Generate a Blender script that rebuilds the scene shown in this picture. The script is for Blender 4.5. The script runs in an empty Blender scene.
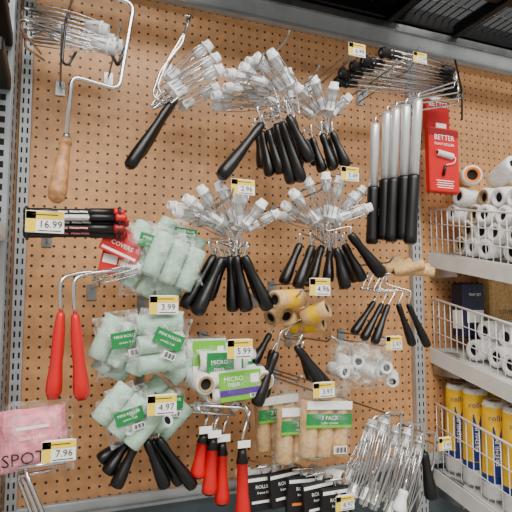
import bpy, math, random
from mathutils import Vector as V, noise
random.seed(4)
R_=random.uniform
# ---------------- camera calibration (metres; wall plane is y=0) -------------
CAM=V((0,-1.4,1.5)); YAW=math.radians(21.5); PIT=math.radians(4.8); FPX=512
Fw=V((math.sin(YAW)*math.cos(PIT),math.cos(YAW)*math.cos(PIT),math.sin(PIT)))
Rt=V((math.cos(YAW),-math.sin(YAW),0)); Up=Rt.cross(Fw)
def P(u,v,d=0.0):
    """wall survey: point measured in the photo, standing d metres in front of the pegboard"""
    D=Fw*FPX+Rt*(u-256)+Up*(256-v)
    return CAM+D*((-d-CAM.y)/D.y)
# ---------------- materials ---------------------------------------------------
def lin(c):
    return tuple(((x/255)/12.92 if x/255<=0.04045 else ((x/255+0.055)/1.055)**2.4) for x in c)+(1,)
MATS={}
def mat(name,c,rough=.5,metal=0,bump=0,bscale=300,var=0,alpha=1,emit=0,vscale=20):
    m=bpy.data.materials.new(name); m.use_nodes=True; nt=m.node_tree; b=nt.nodes['Principled BSDF']
    b.inputs['Base Color'].default_value=lin(c); b.inputs['Roughness'].default_value=rough
    b.inputs['Metallic'].default_value=metal; b.inputs['Alpha'].default_value=alpha
    tc=nt.nodes.new('ShaderNodeTexCoord')
    if bump:
        n=nt.nodes.new('ShaderNodeTexNoise'); n.inputs['Scale'].default_value=bscale; n.inputs['Detail'].default_value=3
        nt.links.new(tc.outputs['Object'],n.inputs['Vector'])
        bp=nt.nodes.new('ShaderNodeBump'); bp.inputs['Strength'].default_value=bump; bp.inputs['Distance'].default_value=.004
        nt.links.new(n.outputs['Fac'],bp.inputs['Height']); nt.links.new(bp.outputs['Normal'],b.inputs['Normal'])
    if var:
        n=nt.nodes.new('ShaderNodeTexNoise'); n.inputs['Scale'].default_value=vscale; n.inputs['Detail'].default_value=4
        nt.links.new(tc.outputs['Object'],n.inputs['Vector'])
        r=nt.nodes.new('ShaderNodeValToRGB')
        r.color_ramp.elements[0].position=.35; r.color_ramp.elements[1].position=.65
        r.color_ramp.elements[0].color=lin([max(0,x*(1-var)) for x in c]); r.color_ramp.elements[1].color=lin([min(255,x*(1+var*.6)) for x in c])
        nt.links.new(n.outputs['Fac'],r.inputs['Fac']); nt.links.new(r.outputs['Color'],b.inputs['Base Color'])
    MATS[name]=m; return m
mat('chrome',(214,214,214),.22,1)
mat('steel',(165,167,167),.35,1,var=.1)
mat('darkwire',(60,60,62),.35,.8)
mat('black',(6,6,7),.36)
mat('blackmatte',(9,9,10),.65)
mat('white',(244,245,247),.35)
mat('paper',(246,246,240),.6)
mat('tagyellow',(250,212,40),.6)
mat('ink',(15,15,18),.6)
mat('red',(205,12,18),.35)
mat('darkred',(140,10,18),.4)
mat('wood',(182,128,80),.45,var=.22,vscale=60)
mat('nap',(244,243,240),.9,bump=.8,bscale=500,var=.06,vscale=120)
mat('tannap',(226,184,126),.9,bump=.7,bscale=500,var=.1,vscale=120)
mat('greennap',(186,218,196),.9,bump=.6,bscale=400,var=.06,vscale=90)
mat('green',(20,128,62),.4)
mat('lime',(110,190,40),.4)
mat('yellow',(248,196,20),.4,var=.06,vscale=40)
mat('orange',(226,120,30),.5)
mat('blue',(20,44,128),.4)
mat('navy',(14,20,56),.4)
mat('purple',(86,40,140),.4)
mat('pink',(236,140,156),.5,var=.12,vscale=60)
mat('core',(160,134,98),.8)
mat('dark',(10,10,10),.9)
mat('greymetal',(146,152,154),.42,.3,var=.05)
mat('railgrey',(176,180,182),.42,.2,var=.04)
mat('bluegrey',(78,90,98),.45,.4,var=.08)
mat('shelfwhite',(220,220,216),.45,var=.03)
mat('aluminium',(228,230,232),.28,.5)
mat('blackmetal',(12,12,14),.45,.4)
mat('floor',(168,162,150),.3,var=.08,vscale=3)
mat('ceil',(50,52,54),.8)
def film(name,lo,hi):
    m=bpy.data.materials.new(name); m.use_nodes=True; nt=m.node_tree; nt.nodes.clear()
    o=nt.nodes.new('ShaderNodeOutputMaterial'); mx=nt.nodes.new('ShaderNodeMixShader'); tr=nt.nodes.new('ShaderNodeBsdfTransparent')
    pb=nt.nodes.new('ShaderNodeBsdfPrincipled'); pb.inputs['Base Color'].default_value=(.85,.9,.88,1); pb.inputs['Roughness'].default_value=.1
    tc=nt.nodes.new('ShaderNodeTexCoord'); n=nt.nodes.new('ShaderNodeTexNoise'); n.inputs['Scale'].default_value=45; n.inputs['Detail'].default_value=4
    nt.links.new(tc.outputs['Object'],n.inputs['Vector'])
    bp=nt.nodes.new('ShaderNodeBump'); bp.inputs['Strength'].default_value=.9; bp.inputs['Distance'].default_value=.02
    nt.links.new(n.outputs['Fac'],bp.inputs['Height']); nt.links.new(bp.outputs['Normal'],pb.inputs['Normal'])
    mr=nt.nodes.new('ShaderNodeMapRange'); mr.inputs[1].default_value=.46; mr.inputs[2].default_value=.68; mr.inputs[3].default_value=lo; mr.inputs[4].default_value=hi
    nt.links.new(n.outputs['Fac'],mr.inputs[0]); nt.links.new(mr.outputs[0],mx.inputs[0])
    nt.links.new(tr.outputs[0],mx.inputs[1]); nt.links.new(pb.outputs[0],mx.inputs[2]); nt.links.new(mx.outputs[0],o.inputs[0]); MATS[name]=m
film('film',.06,.46); film('clearfilm',.02,.18)
# pegboard
m=mat('pegboard',(200,147,98),.5,var=.07,vscale=35); nt=m.node_tree; b=nt.nodes['Principled BSDF']
src=b.inputs['Base Color'].links[0].from_socket
tc=nt.nodes.new('ShaderNodeTexCoord')
md=nt.nodes.new('ShaderNodeVectorMath'); md.operation='MODULO'; md.inputs[1].default_value=(.0254,1000,.0254)
ad=nt.nodes.new('ShaderNodeVectorMath'); ad.operation='ADD'; ad.inputs[1].default_value=(25.4,0,25.4)
nt.links.new(tc.outputs['Object'],ad.inputs[0]); nt.links.new(ad.outputs[0],md.inputs[0])
sb=nt.nodes.new('ShaderNodeVectorMath'); sb.operation='SUBTRACT'; sb.inputs[1].default_value=(.0127,0,.0127)
nt.links.new(md.outputs[0],sb.inputs[0])
ml=nt.nodes.new('ShaderNodeVectorMath'); ml.operation='MULTIPLY'; ml.inputs[1].default_value=(1,0,1); nt.links.new(sb.outputs[0],ml.inputs[0])
ln=nt.nodes.new('ShaderNodeVectorMath'); ln.operation='LENGTH'; nt.links.new(ml.outputs[0],ln.inputs[0])
mr=nt.nodes.new('ShaderNodeMapRange'); mr.inputs[1].default_value=.0031; mr.inputs[2].default_value=.0040
nt.links.new(ln.outputs['Value'],mr.inputs[0])
mc=nt.nodes.new('ShaderNodeMix'); mc.data_type='RGBA'; mc.inputs[6].default_value=lin((38,20,12)); nt.links.new(mr.outputs[0],mc.inputs[0]); nt.links.new(src,mc.inputs[7])
nt.links.new(mc.outputs[2],b.inputs['Base Color'])
# ---------------- mesh builder --------------------------------------------------
def frame(a):
    a=a.normalized(); h=V((0,0,1)) if abs(a.z)<.9 else V((1,0,0))
    e1=a.cross(h).normalized(); return e1,a.cross(e1).normalized()
def fillet(pts,r=.012,n=4):
    if len(pts)<3: return pts
    out=[pts[0]]
    for i in range(1,len(pts)-1):
        p=pts[i]; a=pts[i-1]-p; b=pts[i+1]-p
        ra=min(r,a.length*.45); rb=min(r,b.length*.45)
        A=p+a.normalized()*ra; Bq=p+b.normalized()*rb
        for k in range(n+1):
            t=k/n; out.append(A*(1-t)**2+p*2*t*(1-t)+Bq*t*t)
    out.append(pts[-1]); return out
TXT={}
def textmesh(s):
    if s not in TXT:
        c=bpy.data.curves.new('t','FONT'); c.body=s; c.align_x='CENTER'; c.align_y='CENTER'; c.size=1; c.resolution_u=2
        ob=bpy.data.objects.new('t',c); bpy.context.scene.collection.objects.link(ob)
        me=ob.to_mesh(); TXT[s]=([tuple(v.co) for v in me.vertices],[tuple(p.vertices) for p in me.polygons])
        ob.to_mesh_clear(); bpy.data.objects.remove(ob)
    return TXT[s]
class M:
    def __init__(s): s.v=[];s.f=[];s.m=[];s.s=[];s.ms=[]
    def mi(s,n):
        if n not in s.ms: s.ms.append(n)
        return s.ms.index(n)
    def face(s,f,m,sm=False): s.f.append(f);s.m.append(s.mi(m));s.s.append(sm)
    def rings(s,cs,rs,mt,n=8,dirs=None,segm=None,flat=1.0,e0=None):
        base=len(s.v); k=len(cs); e1,e2=frame(cs[-1]-cs[0]) if e0 is None else e0
        for i in range(k):
            if dirs is not None:
                t=dirs[i]; e1=(e1-t*e1.dot(t)); 
                if e1.length<1e-6: e1=frame(t)[0]
                e1.normalize(); e2=t.cross(e1)
            for j in range(n):
                a=2*math.pi*j/n; s.v.append(cs[i]+e1*math.cos(a)*rs[i]+e2*math.sin(a)*rs[i]*flat)
        for i in range(k-1):
            mm=segm[i] if segm else mt
            for j in range(n):
                j2=(j+1)%n; s.face((base+i*n+j,base+i*n+j2,base+(i+1)*n+j2,base+(i+1)*n+j),mm,True)
        if rs[0]>1e-5: s.face(tuple(base+j for j in range(n))[::-1],segm[0] if segm else mt)
        if rs[-1]>1e-5: s.face(tuple(base+(k-1)*n+j for j in range(n)),segm[-1] if segm else mt)
    def tube(s,pts,r,mt='chrome',n=7,fil=.012):
        pts=fillet([V(p) for p in pts],fil); q=[pts[0]]
        for p in pts[1:]:
            if (p-q[-1]).length>1e-5: q.append(p)
        pts=q
        if len(pts)<2: return
        ds=[]
        for i in range(len(pts)):
            a=pts[max(0,i-1)]; b=pts[min(len(pts)-1,i+1)]; d=(b-a)
            ds.append(d.normalized() if d.length>1e-7 else V((0,0,1)))
        s.rings(pts,[r]*len(pts),mt,n,dirs=ds)
    def lathe(s,A,B,prof,mt,n=14,segm=None,flat=1.0,e0=None):
        cs=[A.lerp(B,t) for t,_ in prof]; rs=[max(r,1e-4) for _,r in prof]
        a=(B-A).normalized(); e=frame(a) if e0 is None else e0
        s.rings(cs,rs,mt,n,segm=segm,flat=flat,e0=e)
    def box(s,c,ax,ay,az,mt,ch=.12):
        """chamfered box; ax,ay,az are half-extent vectors"""
        q=min(ax.length,ay.length,az.length)*ch*2
        kx,ky,kz=1-q/ax.length,1-q/ay.length,1-q/az.length
        idx={}
        for sx in(-1,1):
            for sy in(-1,1):
                for sz in(-1,1):
                    for w,(a1,a2,a3) in enumerate(((1,ky,kz),(kx,1,kz),(kx,ky,1))):
                        idx[(sx,sy,sz,w)]=len(s.v); s.v.append(c+ax*sx*a1+ay*sy*a2+az*sz*a3)
        for sg in(-1,1):
            o=[(-1,-1),(1,-1),(1,1),(-1,1)]
            s.face(tuple(idx[(sg,p,q_,0)] for p,q_ in o),mt); s.face(tuple(idx[(p,sg,q_,1)] for p,q_ in o),mt); s.face(tuple(idx[(p,q_,sg,2)] for p,q_ in o),mt)
        for p in(-1,1):
            for q_ in(-1,1):
                s.face((idx[(-1,p,q_,1)],idx[(1,p,q_,1)],idx[(1,p,q_,2)],idx[(-1,p,q_,2)]),mt)
                s.face((idx[(p,-1,q_,0)],idx[(p,1,q_,0)],idx[(p,1,q_,2)],idx[(p,-1,q_,2)]),mt)
                s.face((idx[(p,q_,-1,0)],idx[(p,q_,1,0)],idx[(p,q_,1,1)],idx[(p,q_,-1,1)]),mt)
                for r in(-1,1): s.face((idx[(p,q_,r,0)],idx[(p,q_,r,1)],idx[(p,q_,r,2)]),mt)
    def abox(s,x0,x1,y0,y1,z0,z1,mt,ch=.1):
        s.box(V(((x0+x1)/2,(y0+y1)/2,(z0+z1)/2)),V(((x1-x0)/2,0,0)),V((0,(y1-y0)/2,0)),V((0,0,(z1-z0)/2)),mt,ch)
    def text(s,t,c,ex,ez,size,mt='ink'):
        vs,fs=textmesh(t); b=len(s.v)
        for x,y,z in vs: s.v.append(c+ex*x*size+ez*y*size)
        for f in fs: s.face(tuple(b+i for i in f),mt)
    def barcode(s,c,ex,ez,w,h):
        s.box(c,ex*w/2,Y*.0003,ez*h/2,'paper')
        for i in range(9): s.box(c+Y*.0006+ex*w*(-.38+i*.095),ex*w*(.015+.015*(i%3)),Y*.0002,ez*h*.36,'ink')
    def pillow(s,c,ex,ez,en,w,h,t,mt,crinkle=.004,n=14,m2=None,seed=0):
        for sg in(1,-1):
            b=len(s.v)
            for i in range(n+1):
                for j in range(n+1):
                    a=-1+2*i/n; q=-1+2*j/n
                    k=max(0,(1-a**4))**.6*max(0,(1-q**4))**.6
                    p=c+ex*a*w/2+ez*q*h/2+en*sg*(k*t/2+.0004)
                    d=noise.noise_vector((p+V((seed,seed*2.,0)))*38)*crinkle+noise.noise_vector(p*90)*crinkle*.5
                    s.v.append(p+d)
            for i in range(n):
                for j in range(n): s.face((b+i*(n+1)+j,b+(i+1)*(n+1)+j,b+(i+1)*(n+1)+j+1,b+i*(n+1)+j+1),mt,crinkle<.003)
    def done(s,name):
        me=bpy.data.meshes.new(name); mn=V((min(v[0] for v in s.v),min(v[1] for v in s.v),min(v[2] for v in s.v)))
        mxx=V((max(v[0] for v in s.v),max(v[1] for v in s.v),max(v[2] for v in s.v))); o_=(mn+mxx)/2
        me.from_pydata([tuple(v-o_) for v in s.v],[],s.f)
        for n in s.ms: me.materials.append(MATS[n])
        me.polygons.foreach_set('material_index',s.m); me.polygons.foreach_set('use_smooth',s.s); me.update()
        ob=bpy.data.objects.new(name,me); ob.location=o_; bpy.context.scene.collection.objects.link(ob); return ob
Y=V((0,-1,0)); X=V((1,0,0)); Z=V((0,0,1))
def axes(deg): 
    a=math.radians(deg); return V((math.cos(a),0,math.sin(a))),V((-math.sin(a),0,math.cos(a)))
# --------------- shell -----------------------------------------------------------
def plain(name,x0,x1,y0,y1,z0,z1,mt,zero=False):
    m=M(); m.abox(x0,x1,y0,y1,z0,z1,mt,.02); ob=m.done(name); return ob
TOP=2.345; BOT=P(60,502,0).z
plain('wall_back',-.55,2.6,0,.006,BOT,TOP,'pegboard')
plain('wall_back_lower',-.55,2.6,0,.012,0,BOT-.03,'bluegrey')
plain('wall_back_upper',-.55,2.6,.03,.05,TOP,4.2,'ceil')
plain('floor',-3,4,-4,.0,-.05,0,'floor')
plain('ceiling',-3,4,-4,.05,4.2,4.25,'ceil')
m=M(); m.abox(-.12,1.9,-.016,.02,BOT-.03,BOT,'railgrey'); m.abox(-.12,1.9,-.03,-.016,BOT-.03,BOT-.022,'greymetal'); m.done('trim_1')
m=M(); m.abox(-.55,2.6,-.022,.03,TOP,TOP+.085,'railgrey',.05); m.abox(-.55,2.6,-.03,-.022,TOP+.06,TOP+.085,'steel'); m.abox(-.55,2.6,-.028,-.022,TOP,TOP+.008,'greymetal'); m.done('trim_2')
# slotted uprights
def upright(u0,u1,dd,z0=.6,z1=2.43,mt='greymetal',vref=256):
    xa=P(u0,vref,dd).x; xb=P(u1,vref,dd).x; m=M(); m.abox(xa,xb,-dd,-.0005,z0,z1,mt,.05)
    z=z0+.02; xc=(xa+xb)/2; wv=(xb-xa)
    while z<z1-.03:
        for k in(-.22,.22): m.abox(xc+k*wv-.002,xc+k*wv+.002,-dd-.0006,-dd+.001,z,z+.014,'dark')
        z+=.0254
    m.done('shelf_upright')
upright(14,26,.02,mt='railgrey'); upright(413,422,.02,mt='railgrey')
# neighbouring unit's end frame at far left
m=M(); xa=P(8,256,.12).x
m.abox(xa-.035,xa,-.16,-.02,.5,2.43,'greymetal'); z=.52
while z<2.4: 
    m.abox(xa-.0005,xa+.0008,-.15,-.135,z,z+.014,'dark'); m.abox(xa-.0005,xa+.0008,-.05,-.035,z,z+.014,'dark'); m.abox(xa-.026,xa-.014,-.1608,-.159,z,z+.014,'dark'); z+=.0254
m.done('shelf_end_frame')
for vv in (25,70,225,330,455):
    m=M(); z=P(5,vv,.2).z; m.abox(-.5,xa-.004,-.36,-.162,z-.03,z,'shelfwhite' if vv>200 else 'blackmetal'); 
    m.tube([V((xa-.02,-.162,z+.03)),V((xa-.02,-.3,z+.03)),V((xa-.02,-.34,z))],.003,'steel'); m.done('side_shelf')
# overhead canopy with wire deck
m=M(); zc=TOP+.10
for yy in(-.02,-.25,-.46): m.abox(-.55,2.6,yy-.02,yy+.02,zc-.01,zc+.05,'blackmetal')
for xx in(-.1,.62,1.02,1.3,1.8): m.abox(xx-.014,xx+.014,-.46,-.02,zc-.02,zc+.02,'blackmetal')
x=-.5
while x<2.6: m.tube([V((x,-.46,zc+.03)),V((x,-.02,zc+.03))],.0025,'steel',5); x+=.03
for yy in(-.12,-.19,-.33,-.4): m.tube([V((-.5,yy,zc+.034)),V((2.6,yy,zc+.034))],.003,'steel',5)
m.done('overhead_wire_shelf')
m=M(); m.abox(.3,1.12,-.44,-.02,zc+.055,zc+.2,'blackmatte'); m.abox(.69,.73,-.442,-.02,zc+.199,zc+.2005,'core'); m.done('stored_carton')
# --------------- hardware pieces -------------------------------------------------
def hook(u,v,d,mt='steel',up=.015,name='peg_hook'):
    T=P(u,v,d); m=M(); z=T.z
    m.tube([V((T.x,-.002,z)),V((T.x,-d+.01,z)),V((T.x,-d-.01,z+up))],.0026,mt)
    m.abox(T.x-.012,T.x+.012,-.004,-.0005,z-.03,z+.01,mt); m.done(name)
def tag(u,v,t='3.99',d=.27,w=.058,h=.036,ang=0,hk=True):
    c=P(u,v,d); ex,ez=axes(ang); m=M()
    m.box(c,ex*w/2,Y*.001,ez*h/2,'paper',.2)
    m.box(c+ez*h*.3+Y*.0012,ex*w*.49,Y*.0004,ez*h*.17,'tagyellow',.2)
    m.box(c-ex*w*.36+Y*.0012,ex*w*.13,Y*.0004,ez*h*.48,'tagyellow',.2)
    m.text(t,c+Y*.002+ex*w*.15-ez*h*.12,ex,ez,h*.46)
    m.box(c+Y*.002+ez*h*.33,ex*w*.33,Y*.0003,ez*h*.02,'ink')
    m.box(c+Y*.0014-ez*h*.4+ex*w*.12,ex*w*.3,Y*.0003,ez*h*.02,'ink')
    m.box(c-Y*.003+ez*h*.4,ex*w*.4,Y*.002,ez*h*.12,'white'); m.done('price_tag')
    if hk:
        m=M(); z=c.z+h*.3; m.tube([V((c.x,-.002,z)),V((c.x,c.y+.005,z))],.0022,'steel')
        m.tube([V((c.x,-.002,z-.022)),V((c.x,c.y+.04,z-.022)),V((c.x,c.y+.025,z-.008))],.0026,'steel')
        m.abox(c.x-.012,c.x+.012,-.004,-.0005,z-.035,z+.01,'steel'); m.done('peg_hook')
HP=[(0,.004),(0,.0075),(.04,.0095),(.16,.0105),(.3,.0092),(.5,.0115),(.72,.0145),(.9,.0155),(.97,.0135),(1,.007)]
def handle(m,T,H,mt='black',k=1.,tip=None):
    prof=[(t,r*k) for t,r in HP]; sg=None
    if tip: sg=[mt]*6+[tip]*3
    m.lathe(T,H,prof,mt,12,segm=sg,flat=.85)
def cap(m,A,a,r,mt='white',L=.022):
    # slim tapered plug with a flange ring and hollow nose
    m.lathe(A,A+a*L,[(0,.3*r),(0,.62*r),(.3,.72*r),(.62,.8*r),(.63,.98*r),(.72,.98*r),(.73,.8*r),(1,.74*r),(1,.4*r),(.85,.35*r),(.85,.01*r)],mt,14,segm=[mt]*9+['greymetal'])
def cage(m,B,F,r=.013,capm='white',wires=5,caps=(1,1),cl=.052):
    a=(F-B).normalized(); e1,e2=frame(a); mid=B.lerp(F,.5)
    for k in range(wires):
        t=2*math.pi*k/wires; o=e1*math.cos(t)+e2*math.sin(t)
        m.tube([B+o*r*.8,mid+o*r*1.12,F+o*r*.8],.0015,'chrome',5,fil=.03)
    m.tube([B,F],.003,'chrome',6)
    if caps[0]: cap(m,B+a*.03,-a,r*1.0,capm,.042)
    if caps[1]: cap(m,F-a*(cl*.8),a,r*1.06,capm,cl)
def cover(m,A,B,r,nap='nap',corem='core',band=None):
    pr=[(.06,.0002),(.06,.55*r),(0,.55*r),(0,.82*r),(.03,r),(.3,r),(.7,r),(.97,r),(1,.82*r),(1,.55*r),(.94,.55*r),(.94,.0002)]
    sg=['dark',corem,corem,nap,nap,band or nap,nap,nap,corem,corem,'dark']
    m.lathe(A,B,pr,nap,18,segm=sg)
def mini(cb,cf,ht,hb,d=.17,df=.06,hm='black',capm='white',k=1.,cov=None,name='mini_roller_frame',tip=None,hd=None,r=.0145):
    m=M(); B=P(*cb,d); F=P(*cf,d+df); hd=df*.5 if hd is None else hd
    T=P(*ht,d+hd); H=P(*hb,d+hd+.01)
    a=(F-B).normalized(); mid=B.lerp(F,.5); w=T-mid; L=w.length; w.normalize()
    if cov: cover(m,B,F,*cov)
    else: cage(m,B,F,r,capm)
    C1=B-a*.035; C2=C1+w*L*.45; C3=mid+w*L*.62
    m.tube([B,C1,C2,C3,T,T.lerp(H,.1)],.0026,'chrome',7)
    handle(m,T,H,hm,k*1.18,tip)
    m.done(name)
# ---- group: fan of frames top centre-left
mini((176,94),(220,70),(170,104),(128,168),.16,.05,r=.017)
mini((170,78),(208,46),(176,98),(133,160),.12,.05,r=.017)
mini((184,106),(216,88),(175,100),(138,156),.10,.04,r=.016)
mini((170,88),(216,58),(174,100),(136,158),.14,.04,r=.016)
hook(186,30,.22)
m=M(); m.tube([P(165,104,.2),P(152,96,.2),P(160,72,.2),P(183,42,.2),P(188,14,.2)],.003); m.tube([P(168,102,.2),P(157,88,.2),P(168,60,.2),P(186,30,.2),P(190,16,.2)],.003); m.tube([P(184,16,.2),P(192,16,.2)],.003); m.done('wire_hanger')
g2=[((262,82),(230,74),(262,124),(220,178),.24,1.1),((258,98),(216,96),(262,132),(270,176),.16,.95),((266,92),(228,88),(268,130),(281,174),.18,.95),
((275,88),(244,68),(276,124),(292,184),.2,1.),((282,88),(258,58),(282,122),(302,182),.22,1.),((290,84),(272,54),(288,116),(311,162),.24,1.),
((262,105),(216,106),(258,134),(262,168),.13,.9),((275,102),(238,86),(272,128),(288,172),.13,.9),((284,72),(250,62),(292,118),(306,160),.19,.95),
((292,100),(288,72),(290,124),(300,166),.14,.9)]
for cb,cf,ht,hb,d,k in g2: mini(cb,cf,ht,hb,d,.03,k=k)
hook(288,38,.3); hook(262,60,.28)
g3=[((318,110),(298,88),(312,138),(323,172),.18,.9),((324,108),(314,80),(322,134),(334,170),.2,.9),((330,110),(334,86),(332,132),(347,167),.22,.9),
((332,114),(348,98),(330,138),(338,165),.15,.85),((310,114),(288,100),(306,140),(316,165),.13,.85)]
for cb,cf,ht,hb,d,k in g3: mini(cb,cf,ht,hb,d,.03,k=k)
hook(318,72,.28)
tag(243,187,'2.96',.3); tag(350,174,'3.49',.3,w=.052,h=.036); tag(357,50,'6.99',.28,w=.052,h=.036); tag(404,184,'9.99',.12,w=.035,h=.028,hk=False)
g4=[((212,222),(178,212),(214,256),(184,308),.2,1.1),((220,222),(188,200),(222,258),(196,315),.23,1.1),((226,224),(202,190),(226,258),(208,300),.18,1.),
((234,220),(220,186),(230,256),(233,312),.2,1.),((240,224),(238,198),(236,256),(247,312),.23,1.1),((246,224),(262,204),(244,256),(269,310),.25,1.1),
((248,228),(276,214),(242,258),(262,300),.17,1.),((222,232),(194,214),(218,262),(202,306),.15,1.),((236,230),(246,190),(232,262),(240,300),.14,1.),((214,216),(172,206),(216,256),(192,300),.13,1.)]
for cb,cf,ht,hb,d,k in g4: mini(cb,cf,ht,hb,d,.03,k=k)
hook(232,196,.3)
g5=[((308,220),(286,206),(300,244),(283,284),.18,.95),((316,220),(294,194),(312,246),(297,288),.21,1.),((322,218),(308,182),(322,246),(311,284),.17,.95),
((328,216),(326,176),(330,248),(328,282),.2,.95),((332,218),(340,180),(336,248),(346,289),.24,1.),((336,220),(354,196),(344,244),(363,281),.22,1.),
((340,218),(368,208),(350,234),(383,276),.25,1.1),((318,226),(282,216),(318,250),(306,286),.13,.9),((336,224),(362,190),(340,250),(356,282),.13,.9)]
for cb,cf,ht,hb,d,k in g5: mini(cb,cf,ht,hb,d,.03,k=k)
hook(322,190,.3); tag(320,287,'4.96',.3,w=.056,h=.042)
# bottom fan + fuzzy roller, right
for cb,cf,ht,hb,d in [((380,268),(402,258),(374,302),(353,334),.18),((386,270),(412,262),(382,304),(363,340),.2),((394,272),(424,264),(388,305),(374,344),.22),
   ((398,272),(430,268),(398,304),(413,346),.2),((402,270),(434,272),(408,304),(428,347),.22)]:
    mini(cb,cf,ht,hb,d,.04,k=.75,cov=(.014,'tannap','core'),name='small_foam_roller')
hook(392,262,.27); tag(394,343,'5.97',.27,w=.05)
# centre yellow/tan rollers
for cb,cf,ht,hb,d,k in [((296,300),(270,318),(270,334),(253,364),.16,.8),((300,298),(274,300),(276,352),(256,406),.24,1.),((304,318),(328,308),(296,346),(320,384),.24,.9),
   ((300,325),(324,322),(300,350),(330,388),.2,.9),((298,328),(286,316),(272,350),(264,398),.18,.9),((296,310),(312,324),(298,345),(312,380),.17,.85)]:
    mini(cb,cf,ht,hb,d,.05,k=k,cov=(.023,'tannap','core','yellow' if k>.85 else None),name='trim_roller')
hook(300,296,.3); tag(324,390,'3.97',.3)
# ---- 9-inch frames with extension poles
caps9=[(389,54),(371,62),(360,67),(349,74),(344,83)]
rts=[(450,70),(448,76),(452,82),(455,88),(452,94)]
ptop=[(418,100),(406,106),(396,109),(387,113),(375,124)]
pbot=[(410,244),(403,240),(391,242),(384,240),(372,244)]
for i,(c,r,pt,pbm) in enumerate(zip(caps9,rts,ptop,pbot)):
    d=.27-i*.02; m=M(); A=P(*c,d-.01); Bq=P(*r,d-.03); cage(m,Bq,A,.014,'blackmatte',5)
    a=(Bq-A).normalized(); T=P(*pt,d); H=P(*pbm,d); up=(T-H).normalized()
    m.tube([Bq,Bq+a*.025,Bq+a*.025-Z*.03,T+up*.02,T],.0034)
    cap(m,A,-a,.017,'blackmatte',.03)
    gr=T.lerp(H,.53); m.lathe(T,gr,[(0,.007),(0,.0115),(.05,.013),(1,.013)],'aluminium',14)
    m.lathe(gr,H,[(0,.012),(.01,.0165),(.06,.0175),(.5,.016),(.9,.0175),(.97,.018),(1,.012)],'black',14)
    m.done('extension_roller_frame')
hook(395,66,.3); hook(418,52,.27); tag(420,58,'12.97',.3,w=.045,h=.03)
m=M(); m.tube([P(455,60,.1),P(462,92,.2),P(462,120,.2)],.003,'darkwire'); m.done('wire_hanger')
# red boxed roller kit
for (u,v,w_,h_,d) in [(436,116,.095,.10,.07),(442,161,.118,.21,.12)]:
    m=M(); c=P(u,v,d); m.box(c,X*w_/2,Y*.012,Z*h_/2,'red',.15); f=c+Y*.0125
    m.box(f+Z*h_*.42,X*w_*.49,Y*.0004,Z*h_*.05,'darkred'); m.text('BETTER',f+Y*.001+Z*h_*.34,X,Z,.024,'paper')
    if h_>.15:
        m.text('PAINT ROLLER',f+Y*.001+Z*h_*.24,X,Z,.012,'paper')
        for k in range(4): m.box(f-Z*h_*(.32+k*.035),X*w_*(.3-.04*(k%2)),Y*.0003,Z*.0012,'paper')
        cover(m,f+Y*.003+X*-w_*.28+Z*h_*.1,f+Y*.003+X*w_*.25+Z*h_*.06,.010,'nap','core')
        m.tube([f+Y*.004+X*w_*.25+Z*h_*.06,f+Y*.004+X*w_*.36+Z*h_*.05,f+Y*.004+X*w_*.3-Z*h_*.04,f+Y*.004-Z*h_*.08],.0015,'white')
        m.lathe(f+Y*.004-Z*h_*.08,f+Y*.004-X*.01-Z*h_*.24,[(0,.002),(.1,.004),(1,.005)],'black')
    m.box(c+Z*(h_/2+.008),X*.02,Y*.002,Z*.01,'paper'); m.done('boxed_roller_kit')
hook(437,92,.12)
# ---- upper-left big frames
for i,(a_,b_,d) in enumerate([((30,22),(112,48),.22),((34,38),(118,46),.18),((30,10),(104,30),.16),((32,30),(110,40),.13)]):
    m=M(); A=P(*a_,d-.02); Bq=P(*b_,d+.02); cage(m,A,Bq,.019,'white',6,caps=(0,1)); 
    a=(A-Bq).normalized(); m.tube([A,A+a*.02,A+a*.02-Z*.01+V((0,.03,0)),V((A.x+.02,-.05,A.z)),],.0034); m.done('roller_cage_frame')
m=M(); T=P(66,139,.3); H=P(56,202,.32)
m.lathe(T,H,[(0,.006),(0,.011),(.08,.0135),(.1,.011),(.3,.0125),(.6,.0165),(.85,.018),(.95,.0155),(1,.009)],'wood',16)
m.lathe(T-(H-T).normalized()*.012,T,[(0,.006),(1,.008)],'steel')
m.tube([T,P(72,76,.3),P(119,90,.3),P(134,4,.28),P(78,-14,.26)],.0046,n=10,fil=.02)
cage(m,P(82,-13,.26),P(20,-25,.24),.017); m.done('wood_handle_roller_frame')
m=M(); m.tube([P(72,0,.01),P(66,20,.26),P(62,62,.28),P(68,66,.29),P(76,52,.28)],.003,'darkwire'); m.tube([P(98,30,.1),P(118,66,.26),P(128,40,.26)],.004,'darkwire'); m.done('wire_hanger')
hook(62,34,.28); hook(120,30,.26)
# ---- left: stacked dark extension poles with red ends on one peg
for i in range(5):
    m=M(); v0=210+i*5.4; d=.2+.014*(i%2); A=P(24,v0+2,d); Bq=P(114+(i%3)*2,v0+2.5,d+.03)
    m.lathe(A,Bq,[(0,.006),(0,.0092),(.3,.0092),(.31,.0078),(.7,.0078),(.72,.0095),(1,.0095)],'black',12,segm=['black']*3+['aluminium' if i==1 else 'black']+['black']*2)
    ax=(Bq-A).normalized(); m.lathe(Bq,Bq+ax*.024,[(0,.0098),(.3,.0098),(.35,.009),(.7,.009),(1,.006)],'red' if i<2 else 'darkred'); 
    for k in(.42,.55,.66): m.box(A.lerp(Bq,k)+Y*.0088,X*.010,Y*.0006,Z*.0018,'paper' if i<3 else 'pink')
    m.done('extension_pole')
m=M(); a=P(26,206,.23); b_=P(120,207,.25); m.tube([V((a.x+.01,-.01,a.z)),a,P(27,240,.23)],.003,'darkwire'); m.tube([V((b_.x,-.01,b_.z)),b_,P(119,240,.25)],.003,'darkwire'); m.done('wire_rack')
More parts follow.
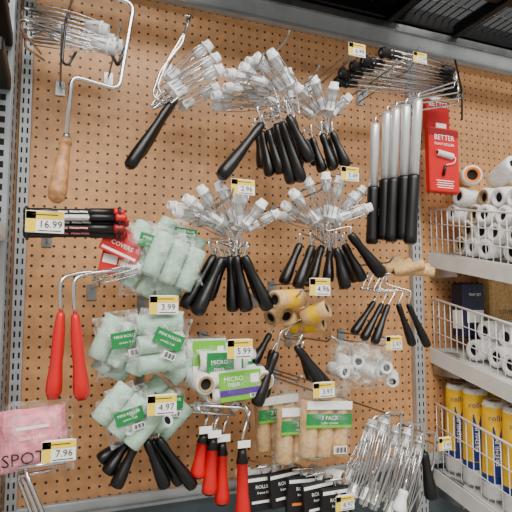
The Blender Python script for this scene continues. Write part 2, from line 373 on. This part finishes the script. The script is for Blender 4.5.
tag(45,222,'16.99',.3,w=.072,h=.044)
m=M(); ex,ez=axes(-24); c=P(122,246,.22); m.box(c,ex*.045,Y*.003,ez*.026,'red'); m.text('COVERS',c+Y*.004,ex,ez,.014,'paper'); m.box(c+Y*.0034-ez*.018,ex*.04,Y*.0004,ez*.003,'paper'); m.box(c+ez*.03,ex*.012,Y*.001,ez*.008,'red')
m.done('hanging_card')
m=M(); ex,ez=axes(-12); c=P(110,259,.2); m.box(c,ex*.02,Y*.004,ez*.035,'red'); m.box(c+Y*.0045,ex*.016,Y*.0005,ez*.010,'paper'); m.box(c+ez*.04,ex*.01,Y*.001,ez*.006,'red'); m.done('hanging_card')
# ---- bags of mini roller covers
def bag(u,v,w,h,ang,d,seed,lab='green',contents=True,nap='greennap',label=(0,0.1),name='bag_of_roller_covers',t=.07,n=3,r=.021,txt='MINI ROLLER',cang=60):
    c=P(u,v,d); ex,ez=axes(ang); m=M()
    if contents:
        cx,cz=axes(ang+cang)
        for i in range(n):
            o=cz*((i-(n-1)/2)*r*2.05)+Y*R_(-.01,.012); L=min(w,h)*.42
            cover(m,c+o-cx*L,c+o+cx*L,r,nap,'white')
    m.pillow(c,ex,ez,Y,w,h,t,'film',.005,16,seed=seed)
    lc=c+ex*label[0]*w+ez*label[1]*h+Y*(t*.5+.001); lx,lz=axes(ang+R_(-12,12))
    if lab:
        m.box(lc,lx*w*.27,Y*.0008,lz*h*.13,lab); m.text(txt,lc+Y*.0015+lz*h*.05,lx,lz,w*.075,'paper'); m.text('covers 3 pk',lc+Y*.0015-lz*h*.05,lx,lz,w*.06,'paper')
        m.barcode(lc-lz*h*.24+lx*w*.12+Y*.001,lx,lz,w*.24,h*.12)
    hc=c+ez*h*.5; m.box(hc,ex*w*.3,Y*.001,ez*.012,'film')
    m.done(name)
bag(148,252,.13,.12,-6,.2,1,label=(.05,.16)); bag(174,262,.12,.12,8,.25,2,label=(.12,.02),lab=None); bag(142,278,.11,.08,0,.2,3,n=2,lab=None)
bag(178,242,.1,.09,0,.17,12,label=(.1,.2),lab='green'); bag(166,280,.11,.07,4,.2,13,n=2,lab=None,cang=0)
tag(164,305,'3.99',.3,w=.062,h=.04); 
bag(124,345,.12,.13,6,.22,4,label=(.02,.12),lab='green'); bag(160,342,.12,.13,-14,.26,5,label=(.08,.08),lab='green',cang=20); bag(176,362,.10,.09,-20,.2,6,n=2,lab=None); bag(114,364,.08,.07,0,.19,7,n=2,lab=None)
tag(162,405,'4.97',.3,w=.062,h=.042)
bag(128,415,.11,.11,20,.24,8,label=(0,.05),lab='green',cang=30); bag(160,407,.11,.11,-15,.19,9,label=(.1,.2),lab='green',n=3)
for cb,cf,ht,hb,d in [((130,428),(118,420),(124,440),(99,461),.18),((134,430),(124,425),(128,442),(106,474),.2),((140,432),(130,428),(136,444),(115,488),.22),
   ((146,430),(150,420),(146,440),(166,488),.22),((150,430),(160,418),(152,440),(181,484),.2),((154,428),(168,420),(158,438),(194,488),.22)]:
    mini(cb,cf,ht,hb,d,.04,k=.95,cov=(.017,'greennap','white'),name='foam_mini_roller')
hook(146,418,.28)
# ---- red handled frames (left)
for (tp,hb,sh,d) in [((61,312),(53,398),60,.25),((75,314),(82,399),73,.27)]:
    m=M(); T=P(*tp,d); H=P(*hb,d)
    m.lathe(T,H,[(0,.004),(0,.009),(.05,.011),(.2,.0145),(.45,.016),(.6,.0155),(.8,.0195),(.93,.0205),(1,.012)],'red',16,flat=.8)
    m.lathe(T.lerp(H,.96),T.lerp(H,1.01),[(0,.015),(1,.009)],'darkred',12)
    A=P(sh,278,d); Bq=P(sh+18,273,d-.02); C=P(142,268,d-.04)
    m.tube([T,A,Bq,C],.0042,n=9,fil=.02); cage(m,P(92,280,d-.05),C,.013,'white',5,caps=(0,1)); m.done('red_handle_roller_frame')
hook(100,286,.26)
# ---- centre green packs
for (u,v,w_,h_,an,d,c1,c2) in [(206,360,.09,.10,0,.2,'lime','paper'),(222,370,.10,.09,0,.23,'green','lime'),(238,384,.115,.068,4,.26,'lime','purple'),(236,362,.085,.06,0,.19,'green','paper')]:
    m=M(); c=P(u,v,d); ex,ez=axes(an)
    for i in range(2):
        o=ez*((i-.5)*h_*.5); cover(m,c+o-ex*w_*.58,c+o+ex*w_*.58,h_*.26,'nap','core')
    m.box(c+Y*(h_*.27),ex*w_*.44,Y*.001,ez*h_*.48,c1); f=c+Y*(h_*.27+.002)
    m.box(f-ez*h_*.2,ex*w_*.44,Y*.0006,ez*h_*.1,c2); m.text('MICRO',f+Y*.001+ez*h_*.24-ex*w_*.15,ex,ez,w_*.13,'paper'); m.text('FIBER',f+Y*.001+ez*h_*.05-ex*w_*.15,ex,ez,w_*.11,'paper')
    m.box(f+ex*w_*.3+ez*h_*.2,ex*w_*.09,Y*.0006,ez*h_*.15,'paper')
    m.barcode(f+ex*w_*.3-ez*h_*.36,ex,ez,w_*.24,h_*.14)
    m.pillow(c,ex,ez,Y,w_*1.1,h_*1.15,h_*.62,'clearfilm',.003,12,seed=u); m.done('roller_cover_pack')
for (u,v,d) in [(205,384,.28),(214,394,.26),(264,380,.27)]:
    m=M(); c=P(u,v,d); cover(m,c-Y*.09,c+Y*.01,.023,'nap','core'); m.done('roller_cover')
tag(240,349,'5.99',.31,w=.06,h=.042)
m=M(); 
for du in(0,48): m.tube([P(196+du*.6,398,.01),P(196+du,402,.28),P(200+du,412,.3)],.0028)
m.tube([P(190,405,.28),P(246,408,.28),P(250,428,.26)],.003); m.tube([P(192,412,.25),P(235,415,.25)],.003); m.done('wire_rack')
# ---- red/black handled frames bottom centre
for tp,md,hb,d in [((206,420),(204,434),(197,478),.24),((215,424),(213,438),(209,495),.25),((224,426),(222,442),(222,505),.24),((243,434),(242,448),(243,522),.27),((212,424),(210,436),(214,488),.18)]:
    m=M(); T=P(*md,d); H=P(*hb,d); m.tube([P(tp[0]-8,406,d-.05),P(tp[0]+8,408,d-.02),P(*tp,d),T],.003)
    m.lathe(T,H,[(0,.004),(0,.009),(.08,.0105),(.2,.0145),(.21,.0125),(.6,.0135),(.85,.0175),(.95,.0175),(1,.010)],'red',14,segm=['black']*3+['red']*3+['red','black','black'] )
    m.box(T+Y*.014+Z*.012,X*.015,Y*.001,Z*.008,'paper'); cage(m,P(tp[0]-12,408,d-.14),P(tp[0]-8,406,d-.05),.012,caps=(0,1),cl=.03); m.done('red_handle_roller_frame')
# clear bag of white foam rollers
m=M(); c=P(362,366,.2); 
for k in range(7):
    a=P(338+k*9,370+R_(-10,10),.19+R_(0,.03)); dv=V((R_(-.8,.8),-1,R_(-.5,.5))).normalized(); cover(m,a-dv*.03,a+dv*.03,.018,'nap','white')
m.pillow(c,X,Z,Y,.19,.12,.09,'film',.009,18,seed=22); m.pillow(c+Z*.02,X,Z,Y,.15,.1,.1,'film',.01,14,seed=25); m.done('bag_of_foam_rollers')
hook(330,342,.25); m=M(); m.tube([P(330,330,.01),P(330,336,.25),P(352,348,.26),P(352,356,.26)],.0028); m.done('wire_hanger')
# tan roller packs
for (u,v,w_,an,d) in [(276,418,.12,3,.17),(300,430,.135,-2,.22),(324,424,.135,-4,.26)]:
    m=M(); c=P(u,v,d); ex,ez=axes(an); h_=.165
    for i in range(3): 
        o=ex*((i-1)*w_*.31); cover(m,c+o-ez*h_*.46,c+o+ez*h_*.36,w_*.165,'tannap','core')
    m.box(c+Y*w_*.19+ez*h_*.1,ex*w_*.46,Y*.0008,ez*h_*.08,'green'); m.text('3 PACK',c+Y*(w_*.19+.002)+ez*h_*.12,ex,ez,.014,'paper'); m.text('roller covers',c+Y*(w_*.19+.002)+ez*h_*.05,ex,ez,.009,'paper')
    m.box(c+Y*w_*.19+ez*h_*.3,ex*w_*.46,Y*.0006,ez*h_*.06,'paper'); m.box(c+Y*w_*.19-ez*h_*.0,ex*w_*.46,Y*.0006,ez*h_*.02,'lime'); m.barcode(c+Y*(w_*.19+.0012)+ex*w_*.25-ez*h_*.34,ex,ez,.036,.018)
    m.pillow(c+ez*h_*.05,ex,ez,Y,w_*1.1,h_*1.12,w_*.48,'clearfilm',.004,16,seed=u); m.done('roller_cover_pack')
hook(300,382,.27)
# bottom packages
for i,(u,v,d,an) in enumerate([(262,492,.18,0),(285,488,.2,5),(302,494,.22,-3),(318,499,.24,4),(336,505,.26,0)]):
    m=M(); c=P(u,v,d); ex,ez=axes(an); m.box(c,ex*.042,Y*.008,ez*.042,'blackmatte'); f=c+Y*.0085
    m.box(f+ez*.034,ex*.04,Y*.0005,ez*.004,'paper'); m.text('ROLLER',f+Y*.001+ez*.016,ex,ez,.012,'paper'); m.text('frame kit',f+Y*.001+ez*.002,ex,ez,.009,'paper'); m.box(f-ez*.02,ex*.03,Y*.0005,ez*.003,'paper' if i!=2 else 'orange')
    m.tube([c+ez*.04,c+ez*.066-Y*.01,c+ez*.05-Y*.1],.002,'chrome'); m.tube([c+ez*.04+ex*.02,c+ez*.06+ex*.03,c+ez*.06-ex*.03],.0025,'chrome'); m.done('carded_roller_kit')
    m=M(); a=P(u-6,474+(u%5),d-.04); cover(m,a-Y*.05-X*.03,a+Y*.03+X*.02,.017,'nap','core'); m.done('roller_cover')
tag(345,503,'8.97',.31,w=.05,h=.034)
# silver frames bottom right
tops=[(372,424),(384,420),(396,430),(408,432),(420,440),(366,440),(390,436),(403,444),(414,450)]
bots=[(352,496),(364,500),(374,505),(388,512),(402,520),(346,480),(372,492),(388,498),(398,508)]
for i,(a_,b_) in enumerate(zip(tops,bots)):
    d=.26-.018*i; m=M(); A=P(*a_,d); Bq=P(*b_,d+.02); cage(m,Bq,A,.015,'white' if i%2 else 'aluminium',6)
    a=(A-Bq).normalized(); m.tube([A,A+a*.02,A+a*.02+X*.05,A+X*.045-Z*.07,Bq+X*.03-Z*.03],.0034,n=8); m.done('roller_cage_frame')
hook(400,418,.29)
m=M(); m.lathe(P(424,452,.2),P(432,500,.22),[(t,r*1.2) for t,r in HP],'black'); m.tube([P(420,436,.2),P(424,452,.2)],.003); m.done('roller_handle_tool')
m=M(); m.lathe(P(404,490,.3),P(398,512,.3),[(t,r*1.2) for t,r in HP],'white'); m.tube([P(407,478,.3),P(404,490,.3)],.003); m.done('roller_handle_tool')
tag(445,444,'7.97',.2,w=.045,h=.036)
# pink pack bottom-left
m=M(); c=P(34,438,.24); ex,ez=axes(4); m.pillow(c,ex,ez,Y,.125,.12,.06,'pink',.003,14); m.text('SPOT',c+Y*.034-ez*.03-ex*.018,ex,ez,.034,'ink'); m.text('stain roller',c+Y*.034+ez*.01,ex,ez,.012,'paper'); m.box(c+Y*.03+ez*.028,ex*.03,Y*.001,ez*.003,'paper')
cover(m,c-ex*.06-Y*.02,c+ex*.06-Y*.02,.028,'pink','core'); m.pillow(c,ex,ez,Y,.15,.15,.076,'clearfilm',.006,14,seed=5); m.done('pink_roller_pack')
tag(59,451,'7.96',.32,w=.062,h=.04)
m=M(); 
for k in range(3): m.tube([P(24,462,.1+.08*k),P(18+k*5,478,.14+.07*k),P(34+k*6,520,.16+.07*k)],.004)
m.tube([P(18,468,.28),P(66,462,.28)],.004); m.tube([P(20,476,.24),P(52,470,.24)],.004); m.done('wire_rack')
# --------------- right slanted basket shelves -------------------------------------
X0=P(428,256,0).x; D=.42
def slab(m,x0,x1,zf,z0,z1,mt,y0=-.001,y1=-D):
    c=V(((x0+x1)/2,(y0+y1)/2,zf((y0+y1)/2)+(z0+z1)/2)); s=zf(1)-zf(0)
    m.box(c,X*(x1-x0)/2,V((0,(y1-y0)/2,(y1-y0)/2*s)),Z*(z1-z0)/2,mt,.1)
SH=[]
for (v,t,bh) in [(252,.2,.15),(347,.23,.165),(468,.2,.21)]:
    z0=P(429,v,0).z; zf=(lambda z0,t:(lambda y:z0+t*y))(z0,t); SH.append(zf); x1=X0+.9
    m=M(); slab(m,X0,x1,zf,-.045,-.004,'shelfwhite'); slab(m,X0-.004,X0,zf,-.05,.0,'shelfwhite'); m.abox(X0,x1,-D-.006,-D,zf(-D)-.055,zf(-D)-.002,'shelfwhite')
    m.box(V((X0+.008,-.062,z0-.05)),X*.003,V((0,.06,0)),Z*.04,'steel'); m.done('slanted_shelf')
    m=M()
    for h in(.002,bh*.33,bh*.66): m.tube([V((X0+.006,-.01,zf(-.01)+h)),V((X0+.006,-D,zf(-D)+h)),V((x1,-D,zf(-D)+h))],.0018,'white',6,fil=.01)
    m.tube([V((X0+.006,-.01,zf(-.01)+bh)),V((X0+.006,-D,zf(-D)+bh)),V((x1,-D,zf(-D)+bh))],.0035,'white',8,fil=.015)
    y=-.01
    while y>-D: m.tube([V((X0+.008,y,zf(y))),V((X0+.008,y,zf(y)+bh))],.0016,'white',5); y-=.026
    x=X0+.03
    while x<x1: m.tube([V((x,-D,zf(-D))),V((x,-D,zf(-D)+bh))],.0016,'white',5); x+=.03
    m.done('wire_basket')
# contents 1 : pile of white covers
zf=SH[0]; k=0
for row in range(4):
    for j in range(5):
        y=-.075-j*.066-(.033 if row%2 else 0); m=M()
        if y<-.37: continue
        z=zf(y)+.034+row*.054; x=X0+.045+R_(-.01,.03)
        b_=[None,None,'yellow',None,None,'paper'][k%6]; k+=1
        dv=V((1,R_(-.12,.12),R_(-.12,.12))).normalized()
        cover(m,V((x,y,z)),V((x,y,z))+dv*.2,.031,'nap',['white','core','white','white','nap'][k%5],b_); m.done('roller_cover')
for i in range(12):
    m=M(); x=X0+.08+i*.065; y=-.11-(i%3)*.09; z=zf(y)+.262+.02*(i%2); a=V((R_(-.6,1),-1,R_(-.4,.4))).normalized(); cover(m,V((x,y,z))-a*.06,V((x,y,z))+a*.05,.032,'nap','orange' if i%6==0 else 'white','yellow' if i%3==0 else None); m.done('roller_cover')
# contents 2
zf=SH[1]; m=M(); c=V((X0+.10,-.07,zf(-.07)+.14)); m.box(c,X*.045,Y*.03,Z*.09,'navy'); f=c+Y*.031; m.box(f-Z*.02,X*.035,Y*.0005,Z*.02,'paper'); m.text('TRAY SET',f+Z*.05,X,Z,.012,'paper'); m.box(c-X*.0455-Z*.03,X*.0005,Y*.022,Z*.03,'paper'); m.done('boxed_roller_kit')
for j in range(24):
    m=M(); y=-.15-(j%4)*.066; z=zf(y)+.036+(j//12)*.058; x=X0+.03+R_(0,.03)+((j%12)//4)*.17+(.05 if j>=12 else 0); cover(m,V((x,y,z)),V((x+.15,y+R_(-.01,.01),z)),.032,'nap','white'); m.done('roller_cover')
m=M(); c=V((X0+.25,-.06,zf(-.06)+.13)); m.box(c,X*.07,Y*.03,Z*.12,'tannap'); m.text('COVERS',c+Y*.031,X,Z,.02,'ink'); m.done('boxed_roller_kit')
# contents 3 : yellow/blue sleeves standing
zf=SH[2]
for i in range(5):
    for j in range(3):
        m=M(); y=-.045-i*.076; x=X0+.056+j*.08; b0=V((x,y,zf(y)+.008)); t0=b0+V((0,-.012,.292+R_(-.016,.012))); q=.0365
        m.lathe(b0,t0,[(0,.02),(0,q*.9),(.03,q),(.14,q),(.17,q+.0004),(.25,q+.0004),(.27,q),(.8,q),(.95,q),(1,q*.88),(1,.018),(.96,.017),(.96,.0002)],'yellow',22,segm=['white','nap','nap','nap','blue','yellow','yellow','yellow','nap','nap','core','dark'])
        if j==0:
            dv=(CAM-b0); dv.z=0; dv=V((-.55,-.83,0)).normalized(); tx=dv.cross(Z)*-1
            if tx.x<0: tx=-tx
            m.text('roller',b0.lerp(t0,.84)+dv*(q+.002),tx,Z,.024,'blue')
            m.box(b0.lerp(t0,.5)+dv*(q-.001),tx*.012,dv*.002,Z*.07,'blue'); m.text('PREMIUM',b0.lerp(t0,.5)+dv*(q+.002),Z,-tx,.02,'paper')
        m.done('yellow_roller_sleeve')
# --------------- lights --------------------------------------------------------------
def area(x,y,z,sx,sy,e,rot,c=(1,.97,.92)):
    l=bpy.data.lights.new('ceiling_light','AREA'); l.shape='RECTANGLE'; l.size=sx; l.size_y=sy; l.energy=e; l.color=c
    o=bpy.data.objects.new('ceiling_light',l); o.location=(x,y,z); o.rotation_euler=rot; bpy.context.scene.collection.objects.link(o)
area(.5,-2.2,4.1,3.6,.5,115,(math.radians(22),0,0)); area(.3,-3.6,4.1,4.5,.6,190,(math.radians(42),0,0))
area(-.6,-1.2,4.1,1.5,.4,22,(math.radians(12),0,0))
wd=bpy.data.worlds.new('w'); bpy.context.scene.world=wd; wd.use_nodes=True; wd.node_tree.nodes['Background'].inputs[0].default_value=(1,.985,.96,1); wd.node_tree.nodes['Background'].inputs[1].default_value=.62
cd=bpy.data.cameras.new('camera'); cd.sensor_width=36; cd.lens=36; cd.clip_start=.02
co=bpy.data.objects.new('camera',cd); co.location=CAM; co.rotation_euler=(math.pi/2+PIT,0,-YAW); bpy.context.scene.collection.objects.link(co); bpy.context.scene.camera=co
